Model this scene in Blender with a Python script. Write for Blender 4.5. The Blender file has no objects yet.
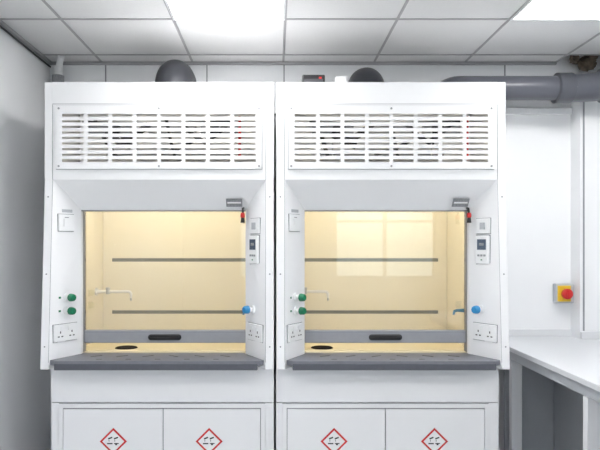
import bpy, bmesh, math, random
from mathutils import Vector, Matrix
random.seed(4)
S=bpy.context.scene
S.view_settings.view_transform='Standard'
S.view_settings.look='None'
S.view_settings.exposure=0.3

# ---------------- materials ----------------
def mat(name,col,rough=0.5,metal=0.0,noise=0.0,scale=40,bump=0.0,spec=0.5,emit=None,es=0,bscale=None):
    m=bpy.data.materials.new(name); m.use_nodes=True
    nt=m.node_tree; b=nt.nodes['Principled BSDF']
    b.inputs['Base Color'].default_value=(*col,1)
    b.inputs['Roughness'].default_value=rough
    b.inputs['Metallic'].default_value=metal
    b.inputs['Specular IOR Level'].default_value=spec
    if emit:
        b.inputs['Emission Color'].default_value=(*emit,1); b.inputs['Emission Strength'].default_value=es
    tc=nt.nodes.new('ShaderNodeTexCoord')
    if noise>0:
        n=nt.nodes.new('ShaderNodeTexNoise'); n.inputs['Scale'].default_value=scale; n.inputs['Detail'].default_value=5
        nt.links.new(tc.outputs['Object'],n.inputs['Vector'])
        r=nt.nodes.new('ShaderNodeMapRange'); r.inputs['From Min'].default_value=0.3; r.inputs['From Max'].default_value=0.7
        r.inputs['To Min'].default_value=1-noise; r.inputs['To Max'].default_value=1.0
        nt.links.new(n.outputs['Fac'],r.inputs['Value'])
        mx=nt.nodes.new('ShaderNodeVectorMath'); mx.operation='SCALE'; mx.inputs[0].default_value=col
        nt.links.new(r.outputs['Result'],mx.inputs['Scale'])
        nt.links.new(mx.outputs['Vector'],b.inputs['Base Color'])
    if bump>0:
        n2=nt.nodes.new('ShaderNodeTexNoise'); n2.inputs['Scale'].default_value=bscale or scale*3; n2.inputs['Detail'].default_value=3
        nt.links.new(tc.outputs['Object'],n2.inputs['Vector'])
        bp=nt.nodes.new('ShaderNodeBump'); bp.inputs['Strength'].default_value=bump; bp.inputs['Distance'].default_value=0.002
        nt.links.new(n2.outputs['Fac'],bp.inputs['Height']); nt.links.new(bp.outputs['Normal'],b.inputs['Normal'])
    return m
M={}
M['wall']=mat('wall_paint',(0.86,0.87,0.885),0.85,noise=0.02,scale=3,bump=0.06,bscale=90)
M['ceil']=mat('ceiling_tile',(0.77,0.77,0.77),0.95,noise=0.04,scale=160,bump=0.2,bscale=200)
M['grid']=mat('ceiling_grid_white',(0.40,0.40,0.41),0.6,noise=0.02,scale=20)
M['floor']=mat('floor_vinyl',(0.58,0.59,0.60),0.45,noise=0.12,scale=60)
M['white']=mat('white_powdercoat',(0.87,0.875,0.89),0.38,noise=0.01,scale=8)
M['white2']=mat('white_steel_door',(0.85,0.855,0.87),0.35,noise=0.01,scale=8)
M['plastic']=mat('white_plastic',(0.86,0.87,0.88),0.3,noise=0.01)
M['seam']=mat('dark_seam',(0.08,0.08,0.09),0.8,noise=0.05)
M['greyline']=mat('grey_gasket',(0.30,0.31,0.33),0.6,noise=0.05)
M['cream']=mat('cream_liner',(0.90,0.84,0.69),0.4,noise=0.02,scale=6)
M['creamfl']=mat('cream_worksurface',(0.86,0.78,0.60),0.25,noise=0.03,scale=6)
M['slot']=mat('baffle_slot',(0.17,0.17,0.135),0.5,noise=0.1)
M['sill']=mat('sill_grey_epoxy',(0.175,0.182,0.21),0.45,noise=0.1,scale=30,spec=0.35)
M['nose']=mat('sill_nose_dark',(0.10,0.105,0.125),0.45,noise=0.1,scale=30,spec=0.3)
M['alu']=mat('sash_rail_grey',(0.35,0.36,0.39),0.45,metal=0.1,noise=0.05,scale=30)
M['steel']=mat('steel',(0.6,0.6,0.62),0.3,metal=0.9,noise=0.05)
M['black']=mat('black_plastic',(0.015,0.015,0.017),0.35,noise=0.1)
M['matblack']=mat('matt_black_polypropylene',(0.012,0.012,0.013),0.85,noise=0.1,spec=.1)
M['dark']=mat('dark_void',(0.03,0.028,0.026),0.9,noise=0.3,scale=20)
M['duct']=mat('grey_pvc_duct',(0.095,0.10,0.12),0.30,noise=0.06,scale=12,spec=.5)
M['duct2']=mat('grey_pvc_coupling',(0.08,0.085,0.10),0.28,noise=0.06,scale=12,spec=.5)
M['ductdk']=mat('dark_pvc_duct',(0.035,0.037,0.045),0.4,noise=0.06,scale=12,spec=.35)
M['green']=mat('green_knob',(0.0,0.17,0.075),0.35,noise=0.05)
M['blue']=mat('blue_knob',(0.03,0.26,0.55),0.35,noise=0.05)
M['red']=mat('red_plastic',(0.60,0.02,0.02),0.35,noise=0.04)
M['yellow']=mat('yellow_plastic',(0.82,0.55,0.03),0.4,noise=0.04)
M['label']=mat('grey_label',(0.34,0.35,0.37),0.6,noise=0.5,scale=220)
M['screen']=mat('lcd_screen',(0.09,0.12,0.17),0.15,noise=0.1)
M['signwhite']=mat('sign_white',(0.85,0.85,0.86),0.5,noise=0.01)
M['bench']=mat('bench_laminate',(0.66,0.68,0.71),0.3,noise=0.03,scale=90)
M['benchedge']=mat('bench_edge',(0.75,0.76,0.78),0.4,noise=0.02)
M['benchframe']=mat('bench_frame',(0.48,0.50,0.53),0.4,noise=0.03)
M['benchpanel']=mat('bench_panel_grey',(0.42,0.44,0.47),0.5,noise=0.03)
M['insul']=mat('mineral_wool',(0.18,0.14,0.105),0.95,noise=0.7,scale=25,bump=1.0)
M['lamp']=mat('diffuser_panel',(0.9,0.9,0.9),0.5,emit=(1.0,0.99,0.975),es=14.5,noise=0.01)
M['hoodlamp']=mat('hood_lamp_tube',(0.9,0.9,0.8),0.5,emit=(1.0,0.90,0.70),es=14.5,noise=0.01)
M['plenfill']=mat('plenum_fill_glow',(0.9,0.9,0.8),0.5,emit=(1.0,0.95,0.87),es=4.5,noise=0.01)  # glow of the added, unseen fill strip in the plenum
# clear glass
g=bpy.data.materials.new('sash_glass'); g.use_nodes=True; nt=g.node_tree; nt.nodes.clear()
o=nt.nodes.new('ShaderNodeOutputMaterial'); t=nt.nodes.new('ShaderNodeBsdfTransparent'); t.inputs[0].default_value=(0.97,0.97,0.96,1)
gl=nt.nodes.new('ShaderNodeBsdfGlossy'); gl.inputs['Roughness'].default_value=0.02
fr=nt.nodes.new('ShaderNodeFresnel'); fr.inputs['IOR'].default_value=1.55
mm=nt.nodes.new('ShaderNodeMath'); mm.operation='MULTIPLY'; mm.inputs[1].default_value=2.0
mx=nt.nodes.new('ShaderNodeMixShader')
nt.links.new(fr.outputs[0],mm.inputs[0]); nt.links.new(mm.outputs[0],mx.inputs[0]); nt.links.new(t.outputs[0],mx.inputs[1]); nt.links.new(gl.outputs[0],mx.inputs[2]); nt.links.new(mx.outputs[0],o.inputs[0])
M['glass']=g

# ---------------- mesh helpers ----------------
def link(ob,parent=None):
    S.collection.objects.link(ob)
    if parent: ob.parent=parent
    return ob
def empty(name,loc=(0,0,0)):
    e=bpy.data.objects.new(name,None); e.location=loc; e.empty_display_size=0.1
    S.collection.objects.link(e); return e
def addbox(bm,x0,x1,y0,y1,z0,z1,mtx=None,mi=0):
    vs=[]
    for z in (z0,z1):
        for (x,y) in ((x0,y0),(x1,y0),(x1,y1),(x0,y1)):
            v=Vector((x,y,z)); 
            if mtx: v=mtx@v
            vs.append(bm.verts.new(v))
    for f in ((0,3,2,1),(4,5,6,7),(0,1,5,4),(1,2,6,5),(2,3,7,6),(3,0,4,7)):
        fc=bm.faces.new([vs[i] for i in f]); fc.material_index=mi
def fin(name,bm,mats,parent=None,bevel=0,smooth=False,seg=2):
    bmesh.ops.recalc_face_normals(bm,faces=bm.faces)
    me=bpy.data.meshes.new(name); bm.to_mesh(me); bm.free()
    if not isinstance(mats,(list,tuple)): mats=[mats]
    for m in mats: me.materials.append(M[m])
    ob=bpy.data.objects.new(name,me)
    if smooth:
        for p in me.polygons: p.use_smooth=True
    if bevel>0:
        b=ob.modifiers.new('bevel','BEVEL'); b.width=bevel; b.segments=seg; b.limit_method='ANGLE'
    return link(ob,parent)
def box(name,x0,x1,y0,y1,z0,z1,m,parent=None,bevel=0,mtx=None):
    bm=bmesh.new(); addbox(bm,x0,x1,y0,y1,z0,z1,mtx); return fin(name,bm,m,parent,bevel)
def boxes(name,lst,m,parent=None,bevel=0):
    bm=bmesh.new()
    for l in lst: addbox(bm,*l)
    return fin(name,bm,m,parent,bevel)
def prism(name,pts,a0,a1,axis,m,parent=None,bevel=0):
    bm=bmesh.new()
    def mk(p,a):
        if axis=='x': return (a,p[0],p[1])
        if axis=='y': return (p[0],a,p[1])
        return (p[0],p[1],a)
    A=[bm.verts.new(mk(p,a0)) for p in pts]; B=[bm.verts.new(mk(p,a1)) for p in pts]
    bm.faces.new(A); bm.faces.new(B[::-1])
    n=len(pts)
    for i in range(n): bm.faces.new((A[i],B[i],B[(i+1)%n],A[(i+1)%n]))
    return fin(name,bm,m,parent,bevel)
def loft(name,rings,m,parent=None,bevel=0):
    bm=bmesh.new(); R=[[bm.verts.new(p) for p in r] for r in rings]
    n=len(rings[0])
    for a,b in zip(R[:-1],R[1:]):
        for i in range(n): bm.faces.new((a[i],a[(i+1)%n],b[(i+1)%n],b[i]))
    bm.faces.new(R[0]); bm.faces.new(R[-1][::-1])
    return fin(name,bm,m,parent,bevel)
def tube(name,path,rads,m,parent=None,seg=28,mtx=None):
    P=[Vector(p) for p in path]
    if mtx: P=[mtx@p for p in P]
    if not isinstance(rads,(list,tuple)): rads=[rads]*len(P)
    bm=bmesh.new(); rings=[]
    up=None
    for i,p in enumerate(P):
        d=Vector((0,0,0))
        if i>0 and (P[i]-P[i-1]).length>1e-7: d+=(P[i]-P[i-1]).normalized()
        if i<len(P)-1 and (P[i+1]-P[i]).length>1e-7: d+=(P[i+1]-P[i]).normalized()
        d.normalize()
        if up is None: up=d.orthogonal().normalized()
        else:
            up=(up-d*up.dot(d)).normalized()
        s=d.cross(up)
        rings.append([bm.verts.new(p+(up*math.cos(a)+s*math.sin(a))*rads[i]) for a in [2*math.pi*k/seg for k in range(seg)]])
    for a,b in zip(rings[:-1],rings[1:]):
        for k in range(seg): bm.faces.new((a[k],a[(k+1)%seg],b[(k+1)%seg],b[k]))
    bm.faces.new(rings[0]); bm.faces.new(rings[-1][::-1])
    ob=fin(name,bm,m,parent,0,True)
    e=ob.modifiers.new('es','EDGE_SPLIT'); e.split_angle=math.radians(40)
    return ob
def arc(c,r,a0,a1,u,v,n=10):
    c=Vector(c);u=Vector(u);v=Vector(v)
    return [c+u*r*math.cos(math.radians(a0+(a1-a0)*i/n))+v*r*math.sin(math.radians(a0+(a1-a0)*i/n)) for i in range(n+1)]

# ---------------- room ----------------
XL,XR,YB,YF,H=-1.488,3.2,0.85,-6.2,2.71
box('floor',XL-.1,XR+.1,YF-.1,YB+.1,-0.1,0,'floor')
box('wall_back',XL-.1,XR+.1,YB,YB+.1,0,H+.4,'wall')
box('wall_left',XL-.1,XL,YF,YB,0,H+.4,'wall')
wy0,wy1=-4.6,-1.6
boxes('wall_right',[(XR,XR+.1,YF,YB,0,.95),(XR,XR+.1,YF,YB,2.35,H+.4),(XR,XR+.1,YF,wy0,.95,2.35),(XR,XR+.1,wy1,YB,.95,2.35)],'wall')
w=empty('window_3')  # made-up window, opened to brighten the left wall and hood fronts
boxes('frame',[(XR+.02,XR+.07,wy0,wy1,.95,1.0),(XR+.02,XR+.07,wy0,wy1,2.3,2.35)]+[(XR+.02,XR+.07,y,y+.05,1.0,2.3) for y in (wy0,wy0+.98,wy0+1.97,wy1-.05)],'plastic',w)
box('pane',XR+.045,XR+.05,wy0+.05,wy1-.05,1.0,2.3,'glass',w)
wins=[(-0.6,0.5),(0.95,2.6)]
boxes('wall_front',[(XL-.1,XR+.1,YF-.1,YF,0,0.95),(XL-.1,XR+.1,YF-.1,YF,2.35,H+.4),
     (XL-.1,-0.6,YF-.1,YF,.95,2.35),(0.5,0.95,YF-.1,YF,.95,2.35),(2.6,XR+.1,YF-.1,YF,.95,2.35)],'wall')
for i,(a,b) in enumerate(wins):
    w=empty('window_%d'%(i+1))
    f=.05
    mid=(a+b)/2
    boxes('frame',[(a,b,YF-.07,YF-.02,.95,1.0),(a,b,YF-.07,YF-.02,2.3,2.35),(a,a+f,YF-.07,YF-.02,1.0,2.3),(b-f,b,YF-.07,YF-.02,1.0,2.3),
        (mid-.03,mid+.03,YF-.07,YF-.02,1.0,2.3),(a+f,b-f,YF-.065,YF-.025,1.86,1.90)],'plastic',w)
    box('pane',a+f,b-f,YF-.05,YF-.045,1.0,2.3,'glass',w)
gx=[-1.145+0.6*k for k in range(0,8)]; gy=[0.69-0.6*k for k in range(0,12)]
hx0,hx1,hy0=1.855,2.455,0.69
boxes('ceiling',[(XL,XR,YF,hy0,H,H+.02),(XL,hx0,hy0,YB,H,H+.02),(hx1,XR,hy0,YB,H,H+.02)],'ceil')
box('ceiling_slab',XL-.1,XR+.1,YF-.1,YB+.1,H+.4,H+.5,'dark')
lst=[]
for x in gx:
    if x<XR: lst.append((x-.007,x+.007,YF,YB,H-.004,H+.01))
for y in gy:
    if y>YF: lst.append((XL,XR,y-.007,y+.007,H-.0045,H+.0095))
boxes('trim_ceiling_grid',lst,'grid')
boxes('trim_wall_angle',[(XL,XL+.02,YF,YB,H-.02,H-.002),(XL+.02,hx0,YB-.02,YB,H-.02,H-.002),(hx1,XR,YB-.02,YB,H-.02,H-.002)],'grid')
tube('black_cable',[(XL+.012,-3,H-.035),(XL+.012,-1,H-.038),(XL+.012,0.2,H-.035),(XL+.012,.82,H-.04)],.006,'black',seg=10)
for row in (-0.51,-2.31,-4.11):
    for cx in (-0.245,1.555):
        L=empty('ceiling_light_panel',(cx,row+.3,H))
        box('diffuser',-.285,.285,-.285,.285,-.006,-.004,'lamp',L)
        boxes('frame',[(-.298,.298,-.298,-.285,-.01,0),(-.298,.298,.285,.298,-.01,0),(-.298,-.285,-.285,.285,-.01,0),(.285,.298,-.285,.285,-.01,0)],'plastic',L)
box('wall_column',1.957,2.7,0.73,YB,0,2.60,'wall')
boxes('trim_column_angle',[(1.975,1.985,.726,.73,.95,2.6)],'greyline')
boxes('trim_wall_joints',[(x-.004,x+.004,YB-.004,YB,2.43,H-.02) for x in (-1.12,-.45,.06,1.52)],'greyline')
boxes('trim_back_rail',[(XL+.01,1.95,YB-.035,YB-.001,2.36,2.40)],'plastic',None,.004)
bm=bmesh.new()
for i in range(22):
    mt=Matrix.Translation((random.uniform(1.92,2.40),random.uniform(.74,.785),random.uniform(2.665,2.8)))@Matrix.Rotation(random.uniform(0,3),4,Vector((random.random(),random.random(),random.random())))
    bmesh.ops.create_icosphere(bm,subdivisions=2,radius=random.uniform(.025,.045),matrix=mt)
for v in bm.verts: v.co+=Vector((random.uniform(-1,1),random.uniform(-1,1),random.uniform(-1,1)))*.010
fin('mineral_wool_insulation',bm,'insul')

p=empty('white_service_pipe')
tube('pipe',[(-1.41,.78,2.3),(-1.41,.78,2.66)],.028,'plastic',p)
tube('collar',[(-1.41,.78,2.55),(-1.41,.78,2.60)],.038,'label',p)
tube('upper_bend',[(-1.41,.78,2.62),(-1.40,.77,2.66),(-1.38,.74,2.69),(-1.36,.70,2.705)],.02,'plastic',p)

# ---------------- ventilation ducts ----------------
d=empty('ventilation_duct')
yd,zd=.60,2.472
path=[(1.0,yd,2.2)]+arc((1.14,yd,2.332),.14,180,90,(1,0,0),(0,0,1),10)+[(1.55,yd,zd),(1.76,yd,zd)]
tube('straight_pipe',path,.074,'duct',d)
tube('coupling',[(1.735,yd,zd),(1.74,yd,zd),(1.83,yd,zd),(1.835,yd,zd)],[.083,.093,.093,.083],'duct2',d)
pth=[(1.82,yd,zd),(1.9,yd,zd+.002),(1.97,yd-.01,zd+.006),(2.05,yd-.03,zd+.012),(2.12,yd-.07,zd+.02),(2.2,yd-.13,zd+.03),(2.4,yd-.33,zd+.05),(2.9,yd-.83,zd+.07)]
tube('elbow_pipe',pth,[.084,.086,.088,.09,.092,.092,.092,.092],'duct',d)
tube('elbow_collar',[(2.0,yd-.017,zd+.008),(2.04,yd-.027,zd+.011)],.101,'duct2',d)
tube('far_collar',[(2.2,yd-.13,zd+.03),(2.26,yd-.19,zd+.036)],.106,'duct2',d)

# ---------------- fume hood ----------------
def yf(Z):
    return 0.0 if Z>=1.84 else -0.062*(1.84-Z)/(1.84-.865)
ZT,ZB=2.347,.865
def hood(c):
    R=empty('fume_hood',(c,0,0))
    W=.596
    for s,nm in ((-1,'post_left'),(1,'post_right')):
        rings=[]
        for Z in (ZB,1.2,1.5,1.70,1.84):
            y=yf(Z)
            r=[(s*W,y+.004,Z),(s*(W-.004),y,Z),(s*.553,y,Z),(s*.443,.12,Z),(s*.443,.15,Z),(s*.50,.15,Z),(s*.50,.80,Z),(s*W,.80,Z)]
            rings.append(r)
        loft(nm,rings,'white',R,.0015)
        box(nm+'_upper_side',*( (s*W,s*.556) if s<0 else (.556,W)),0.0,.80,1.84,ZT,'white',R,.002)
        box(nm+'_channel',*((-.462,-.443) if s<0 else (.443,.462)),.152,.20,.915,1.72,'greyline',R)
        bm=bmesh.new()
        for Z0,Z1 in ((.90,1.2),(1.2,1.5),(1.5,1.84)):
            vs=[bm.verts.new(q) for q in ((s*.5545,yf(Z0)-.0008,Z0),(s*.5525,yf(Z0)-.0008,Z0),(s*.5525,yf(Z1)-.0008,Z1),(s*.5545,yf(Z1)-.0008,Z1))]
            bm.faces.new(vs)
        fin(nm+'_joint',bm,'greyline',R)
    GX,G0,G1=.507,1.925,2.185
    boxes('header_panel',[(-.556,.556,0,.02,G1,ZT),(-.556,.556,0,.02,1.84,G0),(-.556,-GX,0,.02,G0,G1),(GX,.556,0,.02,G0,G1)],'white',R)
    boxes('header_joint',[(-.556,.556,-.001,.0,2.232,2.2345),(-.5555,-.553,-.001,0,1.84,2.23),(.553,.5555,-.001,0,1.84,2.23)],'greyline',R)
    loft('sloped_transom',[[(-.556,0,1.84),(.556,0,1.84),(.556,.02,1.85),(-.556,.02,1.85)],
                           [(-.446,.12,1.689),(.446,.12,1.689),(.446,.14,1.70),(-.446,.14,1.70)]],'white',R)
    box('transom_lip',-.446,.446,.12,.15,1.682,1.70,'greyline',R)
    box('transom_back',-.5,.5,.14,.148,1.69,1.84,'white',R)
    fr=[(-.533,.533,-.010,0,G1-.005,2.222),(-.533,.533,-.010,0,1.895,G0+.005),(-.533,-.502,-.010,0,G0+.005,G1-.005),(.502,.533,-.010,0,G0+.005,G1-.005)]
    boxes('grille_frame',fr,'white',R)
    boxes('grille_frame_shadow_gap',[(-.536,.536,-.002,-.0002,2.222,2.2245),(-.536,.536,-.002,-.0002,1.8925,1.895),(-.536,-.533,-.002,-.0002,1.895,2.222),(.533,.536,-.002,-.0002,1.895,2.222)],'greyline',R)
    nrow=9; pitch=(G1-G0)/nrow; bars=[]
    for i in range(1,nrow): 
        z=G0+i*pitch; bars.append((-GX,GX,-.008,-.002,z-.0088,z+.0088))
    for k in range(1,8):
        x=-GX+k*2*GX/8; bars.append((x-.010,x+.010,-.0085,-.0015,G0,G1))
    boxes('grille_bars',bars,'white',R)
    for sx in (-.519,0,.519):
        for sz in (1.909,2.208):
            tube('screw',[(sx,-.010,sz),(sx,-.013,sz)],.0055,'greyline',R,seg=12)
    box('roof',-.556,.556,.02,.80,ZT-.02,ZT,'white',R)
    box('rear_panel',-.50,.50,.78,.80,ZB,ZT-.02,'white',R)
    box('plenum_back',-.55,.55,.42,.43,1.965,ZT-.02,'white2',R)
    box('liner_roof',-.5,.5,.23,.78,1.95,1.962,'cream',R)
    box('liner_left',-.50,-.494,.21,.78,.915,1.95,'cream',R)
    box('liner_right',.494,.50,.21,.78,.915,1.95,'cream',R)
    box('liner_back',-.494,.494,.772,.78,.915,1.95,'cream',R)
    boxes('baffle',[(-.492,.492,.70,.706,.935,1.062),(-.492,.492,.70,.706,1.084,1.394),(-.492,.492,.70,.706,1.416,1.948),
                    (-.492,-.437,.70,.706,1.062,1.084),(.437,.492,.70,.706,1.062,1.084),(-.492,-.437,.70,.706,1.394,1.416),(.437,.492,.70,.706,1.394,1.416)],'cream',R)
    boxes('baffle_slot',[(-.437,.437,.706,.71,1.060,1.086),(-.437,.437,.706,.71,1.392,1.418)],'slot',R)
    for sx in (-.42,.42):
        for z in (1.0,1.2,1.5,1.75): tube('baffle_stud',[(sx,.70,z),(sx,.694,z)],.006,'cream',R,seg=12)
    box('work_surface',-.494,.494,.15,.772,.888,.914,'creamfl',R)
    boxes('spill_lip',[(-.494,.494,.20,.215,.914,.919)],'creamfl',R)
    cx=-.245 if c<0 else -.335
    bm=bmesh.new(); n=28; cy=.30
    o=[bm.verts.new((cx+.064*math.cos(2*math.pi*k/n),cy+.062*math.sin(2*math.pi*k/n),.9145)) for k in range(n)]
    o2=[bm.verts.new((cx+.058*math.cos(2*math.pi*k/n),cy+.056*math.sin(2*math.pi*k/n),.9185)) for k in range(n)]
    o3=[bm.verts.new((cx+.052*math.cos(2*math.pi*k/n),cy+.050*math.sin(2*math.pi*k/n),.9150)) for k in range(n)]
    for a,b in ((o,o2),(o2,o3)):
        for k in range(n): bm.faces.new((a[k],a[(k+1)%n],b[(k+1)%n],b[k]))
    bm.faces.new(o3)
    fin('cup_sink',bm,'matblack',R)
    sill=[(-.508,-.092),(.508,-.092),(.545,-.064),(.442,.12),(.442,.152),(-.442,.152),(-.442,.12),(-.545,-.064)]
    prism('sill',sill,.888,.914,'z','sill',R,.003)
    prism('sill_nose',[(-.096,.868),(-.094,.900),(-.08,.900),(-.06,.868)],-.514,.514,'x','nose',R,.003)
    sl=bmesh.new()
    for k in range(6):
        x=-.34+k*.136
        mt=Matrix.Translation((x,.045,.9142))@Matrix.Rotation(math.radians(35 if x<0 else -35),4,'Z')
        addbox(sl,-.03,.03,-.0045,.0045,0,.0012,mt)
    for k in range(5):
        x=-.30+k*.15
        addbox(sl,x-.014,x+.014,-.047,-.040,.9142,.9154)
    fin('sill_slots',sl,'black',R)
    box('sash_glass',-.440,.440,.172,.178,1.03,1.78,'glass',R)
    box('sash_rail',-.442,.442,.160,.19,.964,1.034,'alu',R,.004)
    box('sash_rail_groove',-.440,.440,.1585,.16,1.022,1.026,'greyline',R)
    hpts=[]
    for a in range(0,181,20): hpts.append((.075+.016*math.sin(math.radians(a)),.996+.016*math.cos(math.radians(a))))
    hp=[(-x,z) for x,z in hpts][::-1]
    prism('sash_handle_pocket',hpts+hp,.1515,.162,'y','black',R,.002)
    tube('sash_handle_bar',[(-.08,.155,1.002),(-.075,.148,1.002),(.075,.148,1.002),(.08,.155,1.002)],.006,'black',R,seg=14)
    boxes('lamp_housing',[(-.40,.40,.26,.40,1.935,1.95)],'white',R,.003)
    box('lamp_tube',-.38,.38,.28,.38,1.928,1.934,'hoodlamp',R)
    boxes('plenum_fittings',[(-.40,-.18,.10,.16,2.09,2.16),(-.10,.16,.20,.26,2.12,2.18),(.20,.40,.12,.17,2.10,2.15),(-.36,.36,.30,.34,1.99,2.03)],'greyline',R,.004)
    for (a,b,r,mm_) in (((-.37,.12,2.17),(-.30,.3,2.0),.012,'black'),((-.22,.10,2.06),(-.08,.12,2.15),.018,'black'),((.02,.1,2.17),(.06,.12,1.98),.009,'black'),
                     ((.10,.1,2.15),(.25,.12,2.04),.012,'black'),((.22,.10,2.05),(.36,.12,2.17),.014,'black'),((.415,.06,1.97),(.415,.06,2.18),.008,'red'),((-.05,.2,2.0),(.15,.22,2.08),.01,'black'),
                     ((-.42,.07,2.15),(.38,.07,2.155),.010,'black'),((-.30,.09,2.10),(-.17,.09,2.03),.02,'black')):
        tube('plenum_conduit',[a,((a[0]+b[0])/2,(a[1]+b[1])/2,(a[2]+b[2])/2-.012),b],r,mm_,R,seg=12)
    for sx in (-.26,.27):
        tube('sash_pulley',[(sx,.09,2.12),(sx,.105,2.12)],.035,'black',R,seg=24)
        tube('sash_cable',[(sx-.034,.1,2.12),(sx-.034,.1,1.97)],.004,'steel',R,seg=8)
    box('plenum_fill_glow',-.4,.4,.03,.06,2.305,2.312,'plenfill',R)  # added fill light, hidden behind the header so the grille slots aren't dark
    box('plenum_fill_bracket',-.42,.42,.025,.065,2.312,2.327,'white',R)  # invented holder for the hidden fill strip
    tube('spout',[(-.494,.55,1.215),(-.44,.55,1.215),(-.30,.55,1.215),(-.285,.55,1.212),(-.279,.55,1.200),(-.279,.55,1.175)],[.014,.009,.009,.009,.009,.006],'signwhite',R,seg=14)
    tube('spout_flange',[(-.494,.55,1.215),(-.484,.55,1.215)],.024,'signwhite',R,seg=20)
    tube('spout_valve',[(-.42,.55,1.200),(-.42,.55,1.240)],.013,'benchframe',R,seg=14)
    tube('spout_nozzle_tip',[(-.279,.55,1.178),(-.279,.55,1.160)],.006,'benchframe',R,seg=12)
    # water outlet on the right liner wall
    tube('water_outlet',[(.494,.32,1.125),(.44,.32,1.125),(.425,.32,1.12),(.42,.32,1.10)],[.012,.008,.008,.006],'blue',R,seg=14)
    def fr_(s,Z,t):
        y=yf(Z)
        P0=Vector((s*.553,y,Z)); P1=Vector((s*.443,.12,Z))
        P=P0.lerp(P1,t); dv=(P1-P0).normalized()
        if s>0: dv=-dv
        up=Vector((0,0,1)); 
        inn=up.cross(dv).normalized()
        m=Matrix.Identity(4)
        for i in range(3): m[i][0]=dv[i]; m[i][1]=inn[i]; m[i][2]=up[i]; m[i][3]=P[i]
        return m
    def plate(nm,s,Z,t,w,h,th,m='plastic',bv=.003):
        box(nm+'_gasket',-w/2-.003,w/2+.003,-.003,.004,-h/2-.003,h/2+.003,'greyline',R,0,fr_(s,Z,t))
        return box(nm,-w/2,w/2,-th,.006,-h/2,h/2,m,R,bv,fr_(s,Z,t))
    def sub(nm,s,Z,t,x0,x1,z0,z1,y0,y1,m):
        return box(nm,x0,x1,y0,y1,z0,z1,m,R,0,fr_(s,Z,t))
    plate('isolator_switch_plate',-1,1.617,.45,.088,.088,.012)
    sub('isolator_switch_rocker',-1,1.617,.45,-.018,.018,-.02,.02,-.018,-.012,'plastic')
    sub('isolator_switch_mark',-1,1.617,.45,-.012,.012,.026,.030,-.0125,-.012,'greyline')
    sub('small_notice',-1,1.68,.5,-.03,.03,-.008,.008,-.001,.002,'benchframe')
    for zz,cc in ((1.225,'green'),(1.155,'green')):
        f=fr_(-1,zz,.52)
        tube('valve_body',[(0,.005,0),(0,-.012,0),(0,-.012,0),(0,-.03,0)],[.022,.022,.013,.013],'plastic',R,seg=20,mtx=f)
        tube('valve_knob',[(0,-.028,0),(0,-.032,0),(0,-.055,0),(0,-.06,0)],[.017,.021,.019,.015],cc,R,seg=10,mtx=f)
        sub('valve_label',-1,zz,.52,-.050,-.036,-.005,.005,-.001,.002,cc)
    f=fr_(1,1.160,.6)
    tube('valve_body',[(0,.005,0),(0,-.012,0),(0,-.012,0),(0,-.03,0)],[.022,.022,.013,.013],'plastic',R,seg=20,mtx=f)
    tube('water_valve_knob',[(0,-.028,0),(0,-.032,0),(0,-.055,0),(0,-.06,0)],[.017,.022,.020,.015],'blue',R,seg=10,mtx=f)
    for s in (-1,1):
        Z=1.042
        plate('double_socket',s,Z,.47,.146,.088,.012)
        for k in (-.036,.036):
            sub('socket_rocker',s,Z,.47,k-.011+(.012 if k<0 else -.012),k+.011+(.012 if k<0 else -.012),.012,.032,-.017,-.012,'plastic')
            for (px,pz,w_,h_) in ((0,.004,.006,.011),(-.011,-.018,.011,.006),(.011,-.018,.011,.006)):
                sub('socket_pin',s,Z,.47,k+px-w_/2,k+px+w_/2,pz-h_/2,pz+h_/2,-.0128,-.0118,'seam')
        sub('socket_label',s,.985,.47,-.05,.05,-.006,.006,-.001,.002,'benchframe')
    plate('light_switch_plate',1,1.600,.48,.080,.080,.012)
    sub('light_switch_button',1,1.600,.48,-.014,.014,-.018,.018,-.018,-.012,'benchframe')
    plate('airflow_monitor',1,1.475,.5,.078,.150,.018,'plastic',.006)
    sub('airflow_screen',1,1.475,.5,-.026,.026,.0,.055,-.0195,-.018,'screen')
    sub('airflow_screen_text',1,1.475,.5,-.014,.014,.022,.036,-.0205,-.0195,'label')
    for k in range(3): sub('airflow_button',1,1.475,.5,-.024+k*.018,-.012+k*.018,-.035,-.025,-.0205,-.018,'greyline')
    sub('airflow_led',1,1.475,.5,-.004,.004,-.056,-.050,-.0205,-.018,'green')
    ang=math.atan2(.12,.151)
    mt=Matrix.Translation((.385,.078,1.722))@Matrix.Rotation(ang,4,'X')
    box('sash_notice_plate',-.043,.043,-.004,.001,-.020,.030,'label',R,.001,mt)
    box('sash_notice_stripe',-.036,.036,-.0048,-.004,.002,.012,'signwhite',R,0,mt)
    tube('sash_stop_stem',[(.432,.118,1.70),(.430,.085,1.695),(.430,.075,1.662)],.006,'black',R,seg=12)
    tube('sash_stop_knob',[(.430,.075,1.672),(.430,.075,1.665),(.430,.074,1.650),(.430,.074,1.645)],[.008,.012,.012,.009],'red',R,seg=16)
    tube('sash_stop_tip',[(.430,.074,1.647),(.430,.074,1.618)],[.009,.012],'black',R,seg=12)
    for s in (-1,1):
        for z in (.98,1.35,1.75):
            tube('post_screw',[(s*.575,yf(z)+.001,z),(s*.575,yf(z)-.002,z)],.004,'greyline',R,seg=10)
    return R
hood(-.602); hood(.603)

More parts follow.
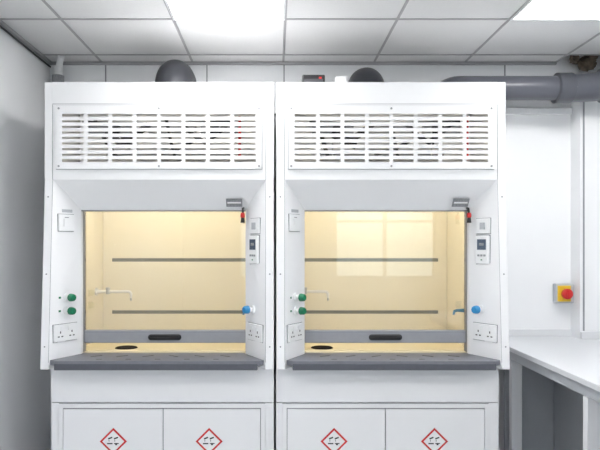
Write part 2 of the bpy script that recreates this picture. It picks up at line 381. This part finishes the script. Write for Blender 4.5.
def spigot(x,yc,top,r):
    e=empty('exhaust_duct_elbow',(x,yc,0))
    rc=.115
    zc=top-r-rc
    path=[(0,0,2.347),(0,0,zc)]+[ (0,rc-rc*math.cos(math.radians(a)),zc+rc*math.sin(math.radians(a))) for a in range(10,91,10)]+[(0,rc+.10,zc+rc)]
    tube('bend',path,r,'ductdk',e,seg=36)
    tube('flange',[(0,0,2.347),(0,0,2.365)],r+.02,'ductdk',e,seg=36)
spigot(-.60,.42,2.62,.110)
spigot(.555,.46,2.585,.106)

cb=empty('damper_control_box',(.22,.3,2.347))
box('case',-.065,.065,0,.10,0,.125,'black',cb,.006)
box('lid',-.055,.055,-.004,0,.02,.10,'seam',cb,.003)
box('indicator',.03,.045,-.006,-.003,.10,.11,'red',cb)
tube('lead',[(.065,.05,.06),(.085,.05,.05),(.10,.05,.0)],.006,'black',cb,seg=10)
vb=empty('junction_box',(.385,.35,2.347))
box('case',-.035,.035,0,.08,0,.13,'plastic',vb,.004)
box('cover',-.030,.030,-.004,0,.01,.12,'white2',vb,.002)

# ---------------- storage cabinets under hoods ----------------
def diamond(parent,cx,cz,y):
    e=empty('hazard_label',(cx,y,cz)); e.parent=parent
    def dia(nm,h,y0,y1,m):
        return prism(nm,[(0,-h),(h,0),(0,h),(-h,0)],y0,y1,'y',m,e)
    dia('red_border',.070,-.0012,0,'red'); dia('white_field',.057,-.0018,-.0012,'signwhite')
    bm=bmesh.new()
    for sx in (-1,1):
        mt=Matrix.Translation((sx*.015,-.0022,.018))@Matrix.Rotation(math.radians(-20),4,'Y')
        addbox(bm,-.012,.010,-.0003,.0003,-.0035,.0035,mt)
    for (x,z) in ((-.022,.004),(.008,.004)): addbox(bm,x-.0013,x+.0013,-.0025,-.0019,z-.005,z+.005)
    addbox(bm,-.032,-.004,-.0025,-.0019,-.014,-.008)
    addbox(bm,.004,.028,-.0025,-.0019,-.013,-.008)
    addbox(bm,.010,.020,-.0025,-.0019,-.019,-.013)
    fin('corrosive_symbol',bm,'black',e)
def cabinet(x0,x1,c,split,d1,d2):
    R=empty('storage_cabinet',(0,0,0))
    zt=.864
    boxes('carcass',[(x0,x1,.004,.80,.10,.678),(x0,x1,.0,.80,.682,zt)],'white2',R,.002)
    box('plinth',x0+.02,x1-.02,.05,.78,0,.10,'benchpanel',R)
    fx0,fx1=c-.536,c+.536
    box('front_recess',fx0,fx1,-.001,.004,.11,.676,'greyline',R)
    boxes('face_frame',[(fx0,fx1,-.006,.003,.654,.674),(fx0,fx0+.022,-.006,.003,.12,.654),(fx1-.022,fx1,-.006,.003,.12,.654)],'white2',R,.001)
    box('door_left',fx0+.0255,split-.0025,-.012,-.002,.125,.649,'white2',R,.002)
    box('door_right',split+.0025,fx1-.0255,-.012,-.002,.125,.649,'white2',R,.002)
    for hx in (split-.04,split+.04):
        tube('door_handle',[(hx,-.012,.42),(hx,-.035,.42),(hx,-.035,.32),(hx,-.012,.32)],.005,'steel',R,seg=12)
    diamond(R,d1,.483,-.0125); diamond(R,d2,.483,-.0125)
cabinet(-1.165,-.006,-.587,-.580,-.837,-.341)
cabinet(.006,1.165,.575,.572,.306,.826)

# ---------------- side bench ----------------
B=empty('laboratory_bench',(0,0,0))
bx=1.385
box('worktop',bx,3.18,-2.0,YB-.002,.875,.900,'bench',B,.003)
box('worktop_edge',bx-.003,bx,-2.0,YB-.002,.874,.899,'benchedge',B)
box('front_rail',bx+.02,bx+.06,-1.95,.80,.815,.874,'benchframe',B,.003)
boxes('upstand',[(bx,1.956,YB-.022,YB-.001,.90,.945),(1.956,3.18,.708,.728,.90,.945)],'benchedge',B,.002)
for y in (.45,-.41,-1.3):
    boxes('leg_frame',[(bx+.015,bx+.078,y-.02,y+.02,.04,.815),(bx+.015,2.6,y-.02,y+.02,0,.045),(bx+.078,3.1,y-.02,y+.02,.79,.873)],'white2',B,.003)
box('modesty_panel',bx+.05,3.1,.62,.64,.05,.87,'benchpanel',B)
box('under_bench_panel',bx+.35,bx+.37,-1.9,.61,.05,.789,'benchpanel',B)

# ---------------- emergency stop ----------------
E=empty('emergency_stop_switch',(1.895,YB,1.183))
box('grey_housing',-.061,.061,-.05,0,-.064,.064,'benchframe',E,.008)
box('yellow_plate',-.050,.036,-.058,-.05,-.052,.052,'yellow',E,.003)
tube('red_button',[(-.004,-.058,0),(-.004,-.075,0),(-.004,-.077,0),(-.004,-.097,0),(-.004,-.102,0)],[.02,.02,.034,.034,.027],'red',E,seg=28)
boxes('red_button_grip',[(-.010,.002,-.112,-.100,-.028,.028)],'red',E,.003)

# ---------------- world & camera ----------------
w=bpy.data.worlds.new('world'); S.world=w; w.use_nodes=True
nt=w.node_tree; bg=nt.nodes['Background']
sky=nt.nodes.new('ShaderNodeTexSky'); sky.sky_type='HOSEK_WILKIE'; sky.turbidity=8; sky.sun_direction=(0.2,0.6,0.77)
nt.links.new(sky.outputs[0],bg.inputs[0]); bg.inputs[1].default_value=13.0
cam=bpy.data.cameras.new('camera'); co=bpy.data.objects.new('camera',cam); S.collection.objects.link(co)
co.location=(0,-3.12,1.5); co.rotation_euler=(math.radians(90),0,0)
cam.sensor_width=36; cam.lens=36.0; cam.shift_x=25/600; cam.shift_y=20/600
cam.clip_start=.05
S.camera=co
